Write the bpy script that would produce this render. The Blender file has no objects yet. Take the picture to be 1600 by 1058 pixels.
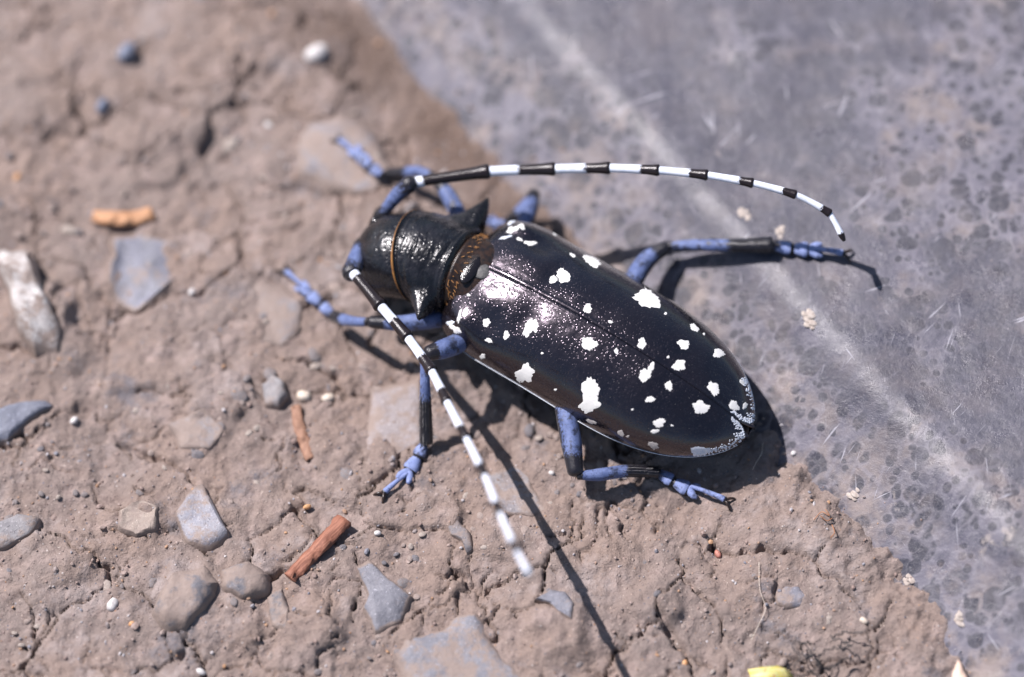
import bpy, math, random
import numpy as np
from mathutils import Vector, Matrix
from mathutils.bvhtree import BVHTree

# ------------------------------------------------------------------ camera, sky, sun, exposure
# 1 unit = 1 cm (a macro picture about 7.5 cm wide)
ELEV = math.radians(63.0)
DIST = 36.0
PX = 1600 / 7.5 * DIST
scene = bpy.context.scene
COL = scene.collection
cam_d = bpy.data.cameras.new('camera')
cam = bpy.data.objects.new('camera', cam_d)
COL.objects.link(cam)
CAM = Vector((0, -DIST * math.cos(ELEV), DIST * math.sin(ELEV)))
cam.location = CAM
cam.rotation_euler = (math.pi / 2 - ELEV, 0, 0)
cam_d.sensor_width = 360
cam_d.lens = 360 * DIST / 7.5
cam_d.clip_start = 1
cam_d.clip_end = 3000
cam_d.dof.use_dof = True
cam_d.dof.focus_distance = 35.2
cam_d.dof.aperture_fstop = cam_d.lens / 1000 / 1.75
scene.camera = cam

SUN = Vector((-0.51, 0.292, 0.809)).normalized()
world = bpy.data.worlds.new('World')
scene.world = world
world.use_nodes = True
wn = world.node_tree
sky = wn.nodes.new('ShaderNodeTexSky')
sky.sky_type = 'NISHITA'
sky.sun_disc = False
sky.sun_elevation = math.asin(SUN.z)
sky.sun_rotation = math.atan2(SUN.x, SUN.y)
sky.altitude = 200
bg = wn.nodes['Background']
bg.inputs['Strength'].default_value = 0.07
wn.links.new(sky.outputs['Color'], bg.inputs['Color'])
sun_d = bpy.data.lights.new('sun', 'SUN')
sun_d.energy = 4.9
sun_d.angle = math.radians(0.55)
sun_d.color = (1.0, 0.94, 0.95)
sun = bpy.data.objects.new('sun', sun_d)
COL.objects.link(sun)
sun.rotation_euler = SUN.to_track_quat('Z', 'Y').to_euler()
sun.location = SUN * 60
scene.view_settings.view_transform = 'Standard'
scene.view_settings.look = 'None'
scene.view_settings.gamma = 1
scene.view_settings.use_curve_mapping = False
scene.view_settings.exposure = 0.58

# ------------------------------------------------------------------ helpers
RIGHT = Vector((1, 0, 0))
UPV = Vector((0, math.sin(ELEV), math.cos(ELEV)))
FWD = -CAM.normalized()
def ray(px, py):
    return (FWD + RIGHT * ((px - 800) / PX) + UPV * ((529 - py) / PX)).normalized()
def at(px, py, z):
    """world point of the photo's pixel at height z"""
    d = ray(px, py)
    return CAM + d * ((z - CAM.z) / d.z)
rnd = random.Random(7)
rng = np.random.default_rng(11)

def hash2(ix, iy, seed):
    h = (ix.astype(np.int64) * 374761393 + iy.astype(np.int64) * 668265263 + seed * 974634777) & 0xFFFFFFFF
    h = ((h ^ (h >> 13)) * 1274126177) & 0xFFFFFFFF
    h = (h ^ (h >> 16)) & 0xFFFFFFFF
    return h / 4294967295.0
def noise2(x, y, seed=0):
    ix = np.floor(x); iy = np.floor(y)
    fx = x - ix; fy = y - iy
    ix = ix.astype(np.int64); iy = iy.astype(np.int64)
    sx = fx * fx * fx * (fx * (fx * 6 - 15) + 10); sy = fy * fy * fy * (fy * (fy * 6 - 15) + 10)
    def g(jx, jy):
        a = hash2(ix + jx, iy + jy, seed) * 2 * math.pi
        return np.cos(a) * (fx - jx) + np.sin(a) * (fy - jy)
    n0 = g(0, 0) * (1 - sx) + g(1, 0) * sx
    n1 = g(0, 1) * (1 - sx) + g(1, 1) * sx
    return (n0 * (1 - sy) + n1 * sy) * 1.5
def fbm(x, y, octv=4, seed=0, gain=0.5):
    a = 1.0; r = 0 * x
    for i in range(octv):
        r = r + a * noise2(x * 2 ** i + 17.3 * i, y * 2 ** i - 9.1 * i, seed + i)
        a *= gain
    return r
def sstep(a, b, x):
    t = np.clip((x - a) / (b - a), 0, 1)
    return t * t * (3 - 2 * t)

def mesh_obj(name, verts, faces, mat=None, parent=None, smooth=True, attrs=None, kind=None):
    me = bpy.data.meshes.new(name)
    me.from_pydata([tuple(v) for v in verts], [], faces)
    if smooth:
        me.polygons.foreach_set('use_smooth', [True] * len(me.polygons))
    if attrs:
        for k, vals in attrs.items():
            a = me.attributes.new(k, 'FLOAT', 'POINT')
            a.data.foreach_set('value', list(vals))
    me.update()
    o = bpy.data.objects.new(name, me)
    COL.objects.link(o)
    if mat:
        me.materials.append(mat)
    if parent:
        o.parent = parent
        o.matrix_parent_inverse = parent.matrix_world.inverted()
    if kind:
        o['kind'] = kind
    return o
def tag(o, label, cat, group=None):
    o['label'] = label
    o['category'] = cat
    if group:
        o['group'] = group
    return o
def empty(name, loc, parent=None):
    o = bpy.data.objects.new(name, None)
    COL.objects.link(o)
    o.empty_display_size = 0.1
    o.matrix_world = Matrix.Translation(loc)
    if parent:
        o.parent = parent
        o.matrix_parent_inverse = parent.matrix_world.inverted()
        bpy.context.view_layer.update()
    else:
        o.location = loc
        bpy.context.view_layer.update()
    return o
def join(parts):
    V = []; F = []
    for v, f in parts:
        b = len(V); V += list(v); F += [tuple(i + b for i in q) for q in f]
    return V, F

def catmull(P, t):
    """P list of tuples, t in 0..len-1"""
    n = len(P)
    i = min(int(t), n - 2); f = t - i
    p1 = np.array(P[i], float); p2 = np.array(P[i + 1], float)
    p0 = np.array(P[i - 1], float) if i > 0 else 2 * p1 - p2
    p3 = np.array(P[i + 2], float) if i + 2 < n else 2 * p2 - p1
    return 0.5 * ((2 * p1) + (-p0 + p2) * f + (2 * p0 - 5 * p1 + 4 * p2 - p3) * f * f + (-p0 + 3 * p1 - 3 * p2 + p3) * f ** 3)

def tube(pts, rad, n=14, per=6, up=(0, 0, 1), cap=1.0, straight=False):
    """rounded tube through pts; rad = list of r or (r_side, r_up). Returns verts, faces, t per vert, angle per vert"""
    rad = [(r, r) if not isinstance(r, (tuple, list)) else r for r in rad]
    m = len(pts) - 1
    ts = [i / per for i in range(m * per + 1)]
    C = [catmull([tuple(p) for p in pts], t) if not straight else
         (lambda i, f: np.array(pts[i]) * (1 - f) + np.array(pts[i + 1]) * f)(min(int(t), m - 1), t - min(int(t), m - 1)) for t in ts]
    Rr = []
    for t in ts:
        i = min(int(t), m - 1); f = t - i
        Rr.append((rad[i][0] * (1 - f) + rad[i + 1][0] * f, rad[i][1] * (1 - f) + rad[i + 1][1] * f))
    # end caps as extra rings
    def tang(i):
        a = C[max(i - 1, 0)]; b = C[min(i + 1, len(C) - 1)]
        d = b - a
        return d / (np.linalg.norm(d) + 1e-12)
    rings = []
    t0, t1 = tang(0), tang(len(C) - 1)
    for k in (80, 55, 28):
        a = math.radians(k); r = max(Rr[0])
        rings.append((C[0] - t0 * r * math.sin(a) * cap * .7, (Rr[0][0] * math.cos(a), Rr[0][1] * math.cos(a)), t0, 0.0))
    for i in range(len(C)):
        rings.append((C[i], Rr[i], tang(i), ts[i] / m))
    for k in (28, 55, 80):
        a = math.radians(k); r = max(Rr[-1])
        rings.append((C[-1] + t1 * r * math.sin(a) * cap * .7, (Rr[-1][0] * math.cos(a), Rr[-1][1] * math.cos(a)), t1, 1.0))
    V = []; T = []; A = []
    upn = np.array(up, float)
    for c, r, tg, t in rings:
        s = np.cross(tg, upn)
        if np.linalg.norm(s) < 1e-4:
            s = np.cross(tg, np.array((0.3, 1, 0.1)))
        s /= np.linalg.norm(s)
        u = np.cross(s, tg)
        for j in range(n):
            a = 2 * math.pi * j / n
            V.append(c + s * math.cos(a) * r[0] + u * math.sin(a) * r[1]); T.append(t); A.append(a)
    F = []
    R = len(rings)
    for i in range(R - 1):
        for j in range(n):
            F.append((i * n + j, i * n + (j + 1) % n, (i + 1) * n + (j + 1) % n, (i + 1) * n + j))
    F.append(tuple(range(n - 1, -1, -1)))
    F.append(tuple((R - 1) * n + j for j in range(n)))
    return V, F, T, A

# ------------------------------------------------------------------ node materials
class NT:
    def __init__(self, name):
        self.m = bpy.data.materials.new(name)
        self.m.use_nodes = True
        self.t = self.m.node_tree
        self.b = self.t.nodes['Principled BSDF']
        self._tc = None
    def n(self, typ, **kw):
        x = self.t.nodes.new(typ)
        for k, v in kw.items():
            if k.startswith('i_'):
                key = k[2:]
                x.inputs[int(key) if key.isdigit() else key.replace('_', ' ')].default_value = v
            else:
                setattr(x, k, v)
        return x
    def l(self, a, b):
        self.t.links.new(a, b)
    @property
    def co(self):
        if not self._tc:
            self._tc = self.n('ShaderNodeTexCoord').outputs['Object']
        return self._tc
    def map(self, scale=(1, 1, 1), rot=(0, 0, 0), loc=(0, 0, 0)):
        x = self.n('ShaderNodeMapping')
        x.inputs['Rotation'].default_value = rot
        x.inputs['Location'].default_value = loc
        self.l(self.co, x.inputs['Vector'])
        y = self.n('ShaderNodeMapping')          # turned first, stretched after
        y.inputs['Scale'].default_value = scale
        self.l(x.outputs['Vector'], y.inputs['Vector'])
        return y.outputs['Vector']
    def noise(self, scale, detail=3, rough=0.55, vec=None, dist=0.0):
        x = self.n('ShaderNodeTexNoise')
        x.inputs['Scale'].default_value = scale
        x.inputs['Detail'].default_value = detail
        x.inputs['Roughness'].default_value = rough
        x.inputs['Distortion'].default_value = dist
        self.l(vec if vec is not None else self.co, x.inputs['Vector'])
        return x.outputs['Fac']
    def voro(self, scale, feature='F1', vec=None, rand=1.0):
        x = self.n('ShaderNodeTexVoronoi', feature=feature)
        x.inputs['Scale'].default_value = scale
        x.inputs['Randomness'].default_value = rand
        self.l(vec if vec is not None else self.co, x.inputs['Vector'])
        return x
    def ramp(self, fac, a, b, va=0.0, vb=1.0):
        x = self.n('ShaderNodeMapRange', interpolation_type='SMOOTHSTEP')
        x.inputs['From Min'].default_value = a
        x.inputs['From Max'].default_value = b
        x.inputs['To Min'].default_value = va
        x.inputs['To Max'].default_value = vb
        self.l(fac, x.inputs['Value'])
        return x.outputs['Result']
    def math(self, op, a, b=None, c=None):
        x = self.n('ShaderNodeMath', operation=op)
        for i, v in enumerate((a, b, c)):
            if v is None: continue
            if isinstance(v, (int, float)): x.inputs[i].default_value = v
            else: self.l(v, x.inputs[i])
        return x.outputs[0]
    def mix(self, fac, a, b):
        x = self.n('ShaderNodeMix', data_type='RGBA')
        for key, v in ((0, fac), (6, a), (7, b)):
            if isinstance(v, (int, float)): x.inputs[key].default_value = v
            elif isinstance(v, tuple): x.inputs[key].default_value = (*v, 1) if len(v) == 3 else v
            else: self.l(v, x.inputs[key])
        return x.outputs[2]
    def attr(self, name):
        x = self.n('ShaderNodeAttribute', attribute_name=name)
        return x.outputs['Fac']
    def bump(self, h, strength, dist, normal=None):
        x = self.n('ShaderNodeBump')
        x.inputs['Strength'].default_value = strength
        x.inputs['Distance'].default_value = dist
        self.l(h, x.inputs['Height'])
        if normal is not None: self.l(normal, x.inputs['Normal'])
        return x.outputs['Normal']
    def out(self, color=None, rough=None, normal=None, **kw):
        for key, v in (('Base Color', color), ('Roughness', rough), ('Normal', normal)):
            if v is None: continue
            if isinstance(v, (int, float)): self.b.inputs[key].default_value = v
            elif isinstance(v, tuple): self.b.inputs[key].default_value = (*v, 1)
            else: self.l(v, self.b.inputs[key])
        for k, v in kw.items():
            self.b.inputs[k.replace('_', ' ')].default_value = v
        return self.m

def mat_dirt():
    k = NT('dried_mud')
    c = k.mix(k.ramp(k.noise(1.1, 4, .6), .35, .65), (.280, .210, .176), (.245, .196, .175))
    c = k.mix(k.ramp(k.noise(4.5, 5, .65), .48, .72), c, (.36, .28, .25))
    c = k.mix(k.ramp(k.noise(2.3, 5, .7, k.map(loc=(7, 3, 1))), .56, .72), c, (.185, .168, .175))
    c = k.mix(k.ramp(k.noise(26, 4, .7), .58, .75), c, (.17, .128, .115))
    c = k.mix(k.ramp(k.noise(38, 3, .7, k.map(loc=(3, 9, 2))), .62, .74), c, (.52, .42, .36))
    v = k.voro(34)
    spk = k.math('MULTIPLY', k.ramp(v.outputs['Distance'], .28, .16), 1.0)
    sc = k.n('ShaderNodeSeparateColor'); k.l(v.outputs['Color'], sc.inputs[0])
    spk = k.math('MULTIPLY', spk, k.ramp(sc.outputs[0], .86, .9))
    gc = k.mix(sc.outputs[1], (.55, .5, .47), (.42, .22, .12))
    gc = k.mix(k.ramp(sc.outputs[2], .55, .6), gc, (.14, .14, .17))
    c = k.mix(spk, c, gc)
    c = k.mix(k.ramp(k.noise(12, 6, .75, k.map(loc=(5, 5, 5))), .52, .72), c, (.19, .142, .125))
    c = k.mix(k.ramp(k.noise(1.7, 6, .7, k.map(loc=(2, 12, 5))), .54, .70), c, (.35, .29, .27))
    damp_shade = k.attr('damp_shade')
    c = k.mix(damp_shade, c, (.115, .075, .055))  # paints the hollow's shade and its damp soil dark brown
    h1 = k.noise(22, 6, .72); h2 = k.noise(75, 4, .7)
    n1 = k.bump(h1, .75, .035)
    n2 = k.bump(h2, .6, .012, n1)
    n3 = k.bump(k.ramp(v.outputs['Distance'], .45, .1), .35, .012, n2)
    return k.out(c, k.ramp(k.noise(9), .3, .7, .75, .95), n3, Specular_IOR_Level=.28)

def mat_stone(name, ca, cb, dust, cover=.5, rough=.55, seed=0.0):
    k = NT(name)
    L = k.map(loc=(seed, seed * 1.7, 0))
    c = k.mix(k.ramp(k.noise(7, 5, .65, L), .35, .65), ca, cb)
    c = k.mix(k.ramp(k.noise(55, 3, .7, L), .58, .72), c, tuple(min(1, x * 1.9) for x in cb))
    c = k.mix(k.ramp(k.noise(70, 2, .7, L), .62, .72), c, tuple(x * .4 for x in ca))
    c = k.mix(k.ramp(k.noise(5, 6, .72, k.map(loc=(seed + 3, 1, 2))), cover, cover + .16), c, dust)
    rim = k.ramp(k.math('ADD', k.attr('rim'), k.math('MULTIPLY', k.math('SUBTRACT', k.noise(6, 5, .7, L), .5), 1.3)), .42, .78)
    c = k.mix(rim, c, k.mix(k.noise(30, 4), dust, tuple(x * .82 for x in dust)))
    n1 = k.bump(k.noise(18, 6, .7, L), .55, .03)
    n2 = k.bump(k.noise(80, 3, .7, L), .5, .009, n1)
    return k.out(c, k.ramp(k.noise(30, 3, .6, L), .3, .7, rough - .12, rough + .2), n2)

def mat_sheet():
    k = NT('scuffed_grey_plastic')
    wob = k.n('ShaderNodeTexNoise'); wob.inputs['Scale'].default_value = 6; wob.inputs['Detail'].default_value = 3
    k.l(k.co, wob.inputs['Vector'])
    va = k.n('ShaderNodeVectorMath', operation='MULTIPLY_ADD')
    k.l(wob.outputs['Color'], va.inputs[0]); va.inputs[1].default_value = (.06, .06, .0); k.l(k.co, va.inputs[2])
    flat = k.n('ShaderNodeVectorMath', operation='MULTIPLY'); k.l(va.outputs[0], flat.inputs[0]); flat.inputs[1].default_value = (1, 1, 0)
    c = k.mix(k.ramp(k.noise(1.3, 4, .6), .35, .65), (.045, .045, .064), (.062, .060, .080))
    c = k.mix(k.ramp(k.noise(9, 6, .72), .48, .70), c, (.088, .084, .108))
    c = k.mix(k.ramp(k.noise(30, 4, .7), .54, .72), c, (.125, .119, .145))
    # pale dried film between round drop marks
    film = k.ramp(k.noise(.8, 5, .62, k.map(loc=(4.2, 1.1, 0))), .43, .57)
    film = k.math('MAXIMUM', film, k.ramp(k.attr('dust'), .05, .4, .0, .9))
    fm = k.math('MULTIPLY', film, k.ramp(k.noise(7, 5, .7, k.map(loc=(2, 2, 0))), .34, .58, .35, .95))
    c = k.mix(fm, c, k.mix(k.ramp(k.noise(2.3, 4), .45, .62), (.138, .129, .158), (.185, .154, .148)))
    for scale, lo, hi, loc in ((4.9, .30, .50, (0, 0, 0)), (7.6, .22, .45, (2.7, 5.1, 0)), (11.0, .2, .42, (8.7, 1.1, 0))):
        mp = k.n('ShaderNodeVectorMath', operation='ADD'); k.l(flat.outputs[0], mp.inputs[0]); mp.inputs[1].default_value = loc
        v = k.voro(scale, vec=mp.outputs[0], rand=.85)
        s = k.n('ShaderNodeSeparateColor'); k.l(v.outputs['Color'], s.inputs[0])
        rr = k.ramp(s.outputs[0], 0, 1, lo, hi)
        dd = k.math('SUBTRACT', v.outputs['Distance'], rr)
        disc = k.ramp(dd, .035, -.035)
        keep = k.math('MULTIPLY', k.ramp(s.outputs[1], .08, .2), k.ramp(film, .1, .5, .35, 1))
        c = k.mix(k.math('MULTIPLY', k.math('MULTIPLY', disc, keep), .9), c, (.040, .039, .052))
        ring = k.math('MULTIPLY', k.ramp(k.math('ABSOLUTE', k.math('SUBTRACT', dd, .06)), .06, 0), keep)
        c = k.mix(k.math('MULTIPLY', ring, .22), c, (.20, .19, .21))
    ve = k.n('ShaderNodeTexVoronoi', feature='DISTANCE_TO_EDGE'); ve.inputs['Scale'].default_value = 6.3; k.l(flat.outputs[0], ve.inputs['Vector'])
    web = k.math('MULTIPLY', k.ramp(ve.outputs['Distance'], .13, .02), k.math('MULTIPLY', film, k.ramp(k.noise(3.5, 4, .6), .4, .6)))
    c = k.mix(k.math('MULTIPLY', web, .5), c, (.22, .205, .235))
    # tan dust, thicker close to the mud
    dust = k.math('MULTIPLY', k.attr('dust'), k.ramp(k.noise(2.6, 6, .68, k.map(loc=(1, 8, 0))), .47, .66))
    c = k.mix(k.math('MULTIPLY', dust, .8), c, (.32, .255, .22))
    c = k.mix(k.math('MULTIPLY', k.ramp(k.noise(3.3, 6, .7, k.map(loc=(11, 2, 0))), .64, .72), .8), c, (.30, .26, .24))
    # scratches
    sc = None
    for rot, loc, sx, th in ((-.05, (0, 0, 0), 34, .70), (.75, (3, 1, 0), 30, .70), (-.55, (6, 4, 0), 26, .72), (1.25, (1, 7, 0), 30, .71), (.35, (9, 3, 0), 40, .71)):
        f = k.ramp(k.noise(1.0, 2, .5, k.map((sx, 1.6, 1), (0, 0, rot), loc)), th, th + .03)
        f = k.math('MULTIPLY', f, k.ramp(k.noise(2.2, 2, .5, k.map(loc=loc)), .50, .62))
        sc = f if sc is None else k.math('MAXIMUM', sc, f)
    c = k.mix(k.math('MULTIPLY', sc, .7), c, (.40, .39, .43))
    n1 = k.bump(k.noise(7, 6, .7), .34, .025)
    n2 = k.bump(k.noise(130, 3, .8), .42, .005, n1)
    n3 = k.bump(sc, .25, .01, n2)
    r = k.ramp(k.noise(5, 6, .72), .3, .7, .22, .50)
    return k.out(c, r, n3, Specular_IOR_Level=.5)

def mat_elytra():
    k = NT('glossy_black_wing_case')
    c = k.mix(k.ramp(k.noise(4, 3), .4, .6), (.003, .0025, .0035), (.006, .0045, .0055))
    # sparkle of tiny punctures and minute pale hairs, painted as white pin-pricks
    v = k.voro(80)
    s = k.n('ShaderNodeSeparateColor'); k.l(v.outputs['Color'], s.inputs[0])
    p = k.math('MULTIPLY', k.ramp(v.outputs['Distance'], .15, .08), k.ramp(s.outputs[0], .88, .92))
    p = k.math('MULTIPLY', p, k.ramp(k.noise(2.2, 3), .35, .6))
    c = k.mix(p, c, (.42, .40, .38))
    v2 = k.voro(46)
    pit = k.ramp(v2.outputs['Distance'], .05, .42)
    n1 = k.bump(k.noise(4.2, 3, .5), .34, .05)
    n2 = k.bump(pit, .30, .009, n1)
    n3 = k.bump(k.noise(120, 2, .6), .16, .004, n2)
    r = k.ramp(k.noise(40, 3, .6), .3, .7, .20, .29)
    return k.out(c, r, n3, Specular_IOR_Level=.75, Specular_Tint=(1, .86, 1, 1), Coat_Weight=.6, Coat_Roughness=.12)

def mat_pronotum():
    k = NT('wrinkled_black_shell')
    c = k.mix(k.ramp(k.noise(6, 4), .4, .65), (.007, .007, .009), (.015, .0145, .018))
    n1 = k.bump(k.noise(1, 4, .6, k.map((17, 4.5, 4.5), (0, 0, .37)), .3), .38, .035)
    n2 = k.bump(k.ramp(k.voro(30).outputs['Distance'], .1, .5), .30, .010, n1)
    n3 = k.bump(k.noise(90, 3, .6), .25, .004, n2)
    return k.out(c, k.ramp(k.noise(24, 3), .3, .7, .20, .34), n3, Specular_IOR_Level=.55)

def mat_blue(name, blue, blue2, dark=(.012, .011, .016), rough=.62):
    """short powdery hair over black: attribute 'tint' says how dense it is"""
    k = NT(name)
    t = k.attr('tint')
    nz = k.noise(60, 4, .7)
    f = k.ramp(k.math('ADD', t, k.math('MULTIPLY', k.math('SUBTRACT', nz, .5), 1.5)), .38, .66)
    f = k.math('MULTIPLY', f, k.ramp(k.noise(11, 5, .7, k.map(loc=(2, 3, 1))), .36, .50, .18, 1.0))
    b = k.mix(k.ramp(k.noise(14, 3), .35, .65), blue, blue2)
    v = k.voro(75)
    b = k.mix(k.math('MULTIPLY', k.ramp(v.outputs['Distance'], .26, .12), .85), b, dark)
    c = k.mix(f, dark, b)
    n1 = k.bump(k.noise(110, 3, .7), .6, .006)
    r = k.ramp(f, 0, 1, .30, rough)
    return k.out(c, r, n1, Sheen_Weight=.15, Sheen_Roughness=.4)

def mat_antenna():
    k = NT('banded_antenna')
    t = k.attr('tint')
    nz = k.noise(1.0, 3, .7, k.map((60, 60, 60)))
    f = k.ramp(k.math('ADD', t, k.math('MULTIPLY', k.math('SUBTRACT', nz, .5), .7)), .44, .56)
    c = k.mix(f, (.013, .008, .009), k.mix(k.ramp(k.noise(20), .4, .6), (.60, .65, .76), (.70, .73, .80)))
    n1 = k.bump(k.noise(100, 3, .7), .4, .005)
    return k.out(c, k.ramp(f, 0, 1, .27, .7), n1)

def mat_plain(name, ca, cb, rough=.6, scale=20, bump=.3, dist=.01, **kw):
    k = NT(name)
    c = k.mix(k.ramp(k.noise(scale, 4, .65), .35, .65), ca, cb)
    return k.out(c, rough, k.bump(k.noise(scale * 3, 4, .7), bump, dist), **kw)
def mat_wood(name, ca, cb, rot):
    k = NT(name)
    c = k.mix(k.ramp(k.noise(1, 4, .65, k.map((4, 60, 60), (0, 0, rot))), .35, .65), ca, cb)
    return k.out(c, .7, k.bump(k.noise(1, 4, .65, k.map((5, 80, 80), (0, 0, rot))), .6, .012))
def mat_spot():
    k = NT('white_hair_spot')
    c = k.mix(k.noise(60, 4), (.74, .73, .70), (.84, .83, .80))
    c = k.mix(k.ramp(k.noise(34, 4, .75), .66, .70), c, (.03, .025, .03))
    return k.out(c, .9, k.bump(k.noise(140, 3, .8), .8, .006))
def mat_grit():
    k = NT('sand_grain')
    t = k.attr('tint')
    cr = k.n('ShaderNodeValToRGB')
    e = cr.color_ramp
    e.elements[0].color = (.25, .18, .155, 1); e.elements[1].color = (.50, .46, .45, 1)
    for p, col in ((.35, (.31, .24, .21, 1)), (.55, (.20, .17, .165, 1)), (.7, (.42, .24, .13, 1)), (.8, (.17, .17, .20, 1))):
        x = e.elements.new(p); x.color = col
    k.l(t, cr.inputs['Fac'])
    return k.out(cr.outputs['Color'], .65, None)

M = dict(
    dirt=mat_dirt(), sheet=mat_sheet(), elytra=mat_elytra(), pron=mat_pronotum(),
    blue=mat_blue('blue_haired_leg', (.080, .115, .255), (.125, .168, .335)),
    tarsus=mat_blue('pale_blue_foot', (.165, .215, .42), (.225, .28, .50), rough=.7),
    ant=mat_antenna(),
    white=mat_spot(),
    greyspot=mat_plain('greyish_hair_spot', (.42, .38, .36), (.55, .51, .48), .85, 60, .6, .006),
    frost=mat_plain('frosty_scales', (.60, .66, .76), (.80, .83, .88), .8, 70, .5, .005),
    gold=mat_plain('golden_hair', (.32, .15, .04), (.20, .085, .025), .5, 40, .2, .004),
    brown=mat_plain('brown_membrane', (.035, .018, .011), (.010, .008, .008), .32, 30, .4, .008),
    scut=mat_plain('grey_scutellum', (.05, .05, .05), (.12, .115, .11), .5, 40, .4, .006),
    eye=mat_plain('black_eye', (.006, .006, .008), (.012, .01, .012), .15, 90, .3, .004),
    claw=mat_plain('black_claw', (.02, .014, .012), (.04, .022, .015), .3, 40, .2, .004),
    belly=mat_plain('dark_underside', (.015, .013, .015), (.035, .03, .032), .5, 20, .4, .01),
    hair=mat_plain('black_hair', (.010, .009, .010), (.02, .018, .02), .5, 30, .1, .002),
    grit=mat_grit(),
)

# ------------------------------------------------------------------ ground and sheet heights
RZ = .50
ra = at(1000, 200, RZ); rb = at(1600, 850, RZ)
RD = (rb - ra).xy.normalized()
RN = Vector((-RD.y, RD.x))                     # towards the sheet's flat top
if RN.x < 0: RN = -RN
j0 = at(985, 470, 0.03)
BAND = (Vector(ra.xy) - j0.xy).dot(RN)         # width of the sloping band
SL = RZ / BAND
ORG = Vector(ra.xy) - RN * BAND
def st(x, y):
    dx = x - ORG.x; dy = y - ORG.y
    return dx * RN.x + dy * RN.y, dx * RD.x + dy * RD.y
def sheet_z(x, y):
    s, l = st(x, y)
    k = .06
    a = s * SL; b = RZ + (s - BAND) * .035
    h = np.clip(.5 + .5 * (b - a) / k, 0, 1)
    z = b * (1 - h) + a * h - k * h * (1 - h)        # smooth minimum
    return z + .012 * fbm(x * .9, y * .9, 2, 51) + .003 * fbm(x * 4, y * 4, 2, 55)
seeds = rng.uniform((-6, -5), (6, 5), (230, 2)); seedh = rng.normal(0, 1, 230)
seeds2 = rng.uniform((-6, -5), (6, 5), (900, 2))
def voronoi(x, y, S, ids=False):
    f1 = np.full(x.shape, 9.); f2 = np.full(x.shape, 9.); idx = np.zeros(x.shape, int)
    for i, (a, b) in enumerate(S):
        m = (np.abs(x - a) < 2.2) & (np.abs(y - b) < 2.2)
        if not m.any(): continue
        d = np.hypot(x[m] - a, y[m] - b)
        o1 = f1[m]; o2 = f2[m]; oi = idx[m]
        n = d < o1
        f2[m] = np.where(n, o1, np.minimum(o2, d)); f1[m] = np.where(n, d, o1); idx[m] = np.where(n, i, oi)
    return f1, f2, idx
CLODS = []
for px, py, r, h in ((1030, 945, 52, .075), (880, 990, 62, .08), (480, 985, 66, .06), (215, 815, 60, .05), (90, 870, 70, .05),
                     (330, 945, 95, .075), (110, 545, 50, .06), (690, 800, 45, .035), (1180, 880, 60, .03), (620, 1000, 40, .02),
                     (560, 860, 60, .03), (240, 250, 60, .06), (330, 175, 55, .06), (390, 90, 70, .06), (420, 700, 60, .03), (780, 855, 40, .04),
                     (150, 420, 60, .04), (60, 485, 62, .12), (340, 620, 70, .05), (60, 160, 80, .06), (520, 700, 50, .035), (960, 870, 50, .03)):
    p = at(px, py, 0)
    CLODS.append((p.x, p.y, r / 213, h))
def dirt_z(x, y, cracks=True):
    x = np.asarray(x, float); y = np.asarray(y, float)
    s, l = st(x, y)
    far = np.hypot(x, y)
    rough = .35 + .65 * sstep(.25, -.9, s)                  # smoother close to the sheet
    z = .055 * fbm(x * .8, y * .8, 3, 3) * rough
    z = z + .032 * fbm(x * 2.6, y * 2.6, 3, 13) * rough
    z = z + .017 * fbm(x * 8, y * 8, 4, 23, .62) * (.3 + .7 * rough)
    for cx, cy, r, h in CLODS:
        d = np.hypot(x - cx, y - cy) / r + .25 * noise2(x * 5, y * 5, 77)
        z = z + h * (1 - sstep(.45, 1.05, d))
    # hollow along the sheet at the far end, mud heaped against it at the near end
    wob = .10 * noise2(l * 1.1 + 0 * x, 0 * x + 3.3, 31)
    gul = sstep(1.3, -.4, l)
    z = z + gul * (.15 * np.exp(-((s + .95) / .42) ** 2) - .05 * np.exp(-((s + .12) / .25) ** 2))
    A = (.045 + .05 * sstep(1.6, 3.2, l) - .07 * sstep(3.6, 4.8, l)) * (1 - .85 * gul) + (.05 * fbm(x * 1.6, y * 1.6, 3, 41) + .055 * fbm(x * 4.2, y * 4.2, 4, 43, .6)) * (1 - .5 * gul)
    fil = np.where(s < 0, A * np.exp(np.minimum(s, 0) / .42), A - .25 * s)
    z = z * (1 - .55 * np.exp(-(s / .4) ** 2)) + fil
    z = z + .004 * noise2(s * 26, l * 2.0, 61) * np.exp(-((s + .2) / .35) ** 2)   # streaks along the slope
    if cracks:
        wx = x + .10 * fbm(x * 2.2, y * 2.2, 3, 81) + .02 * noise2(x * 14, y * 14, 83); wy = y + .10 * fbm(x * 2.2, y * 2.2, 3, 91) + .02 * noise2(x * 14, y * 14, 93)
        f1, f2, idx = voronoi(wx, wy, seeds)
        e = f2 - f1
        mk = sstep(-.3, .05, fbm(x * 1.3, y * 1.3, 2, 101)) * sstep(.1, -.35, s)
        wdt = .019 * (1 + .8 * noise2(x * 3, y * 3, 105))
        z = z - .085 * mk * (1 - sstep(0, np.maximum(wdt, .006), e))
        z = z + .016 * seedh[idx] * sstep(0, .10, e) * sstep(.2, -.5, s)
        f1, f2, idx = voronoi(wx, wy, seeds2)
        mk2 = sstep(-.05, .22, fbm(x * 1.7 + 4, y * 1.7, 2, 111)) * sstep(-.1, -.5, s)
        z = z - .055 * mk2 * (1 - sstep(0, .016, f2 - f1))
    # under the sheet the soil stays below it
    z = np.where(s > .9, np.minimum(z, sheet_z(x, y) - .12), z)
    return z * (1 - sstep(12, 40, far)) - .25 * sstep(.6, 1.2, s)
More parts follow.
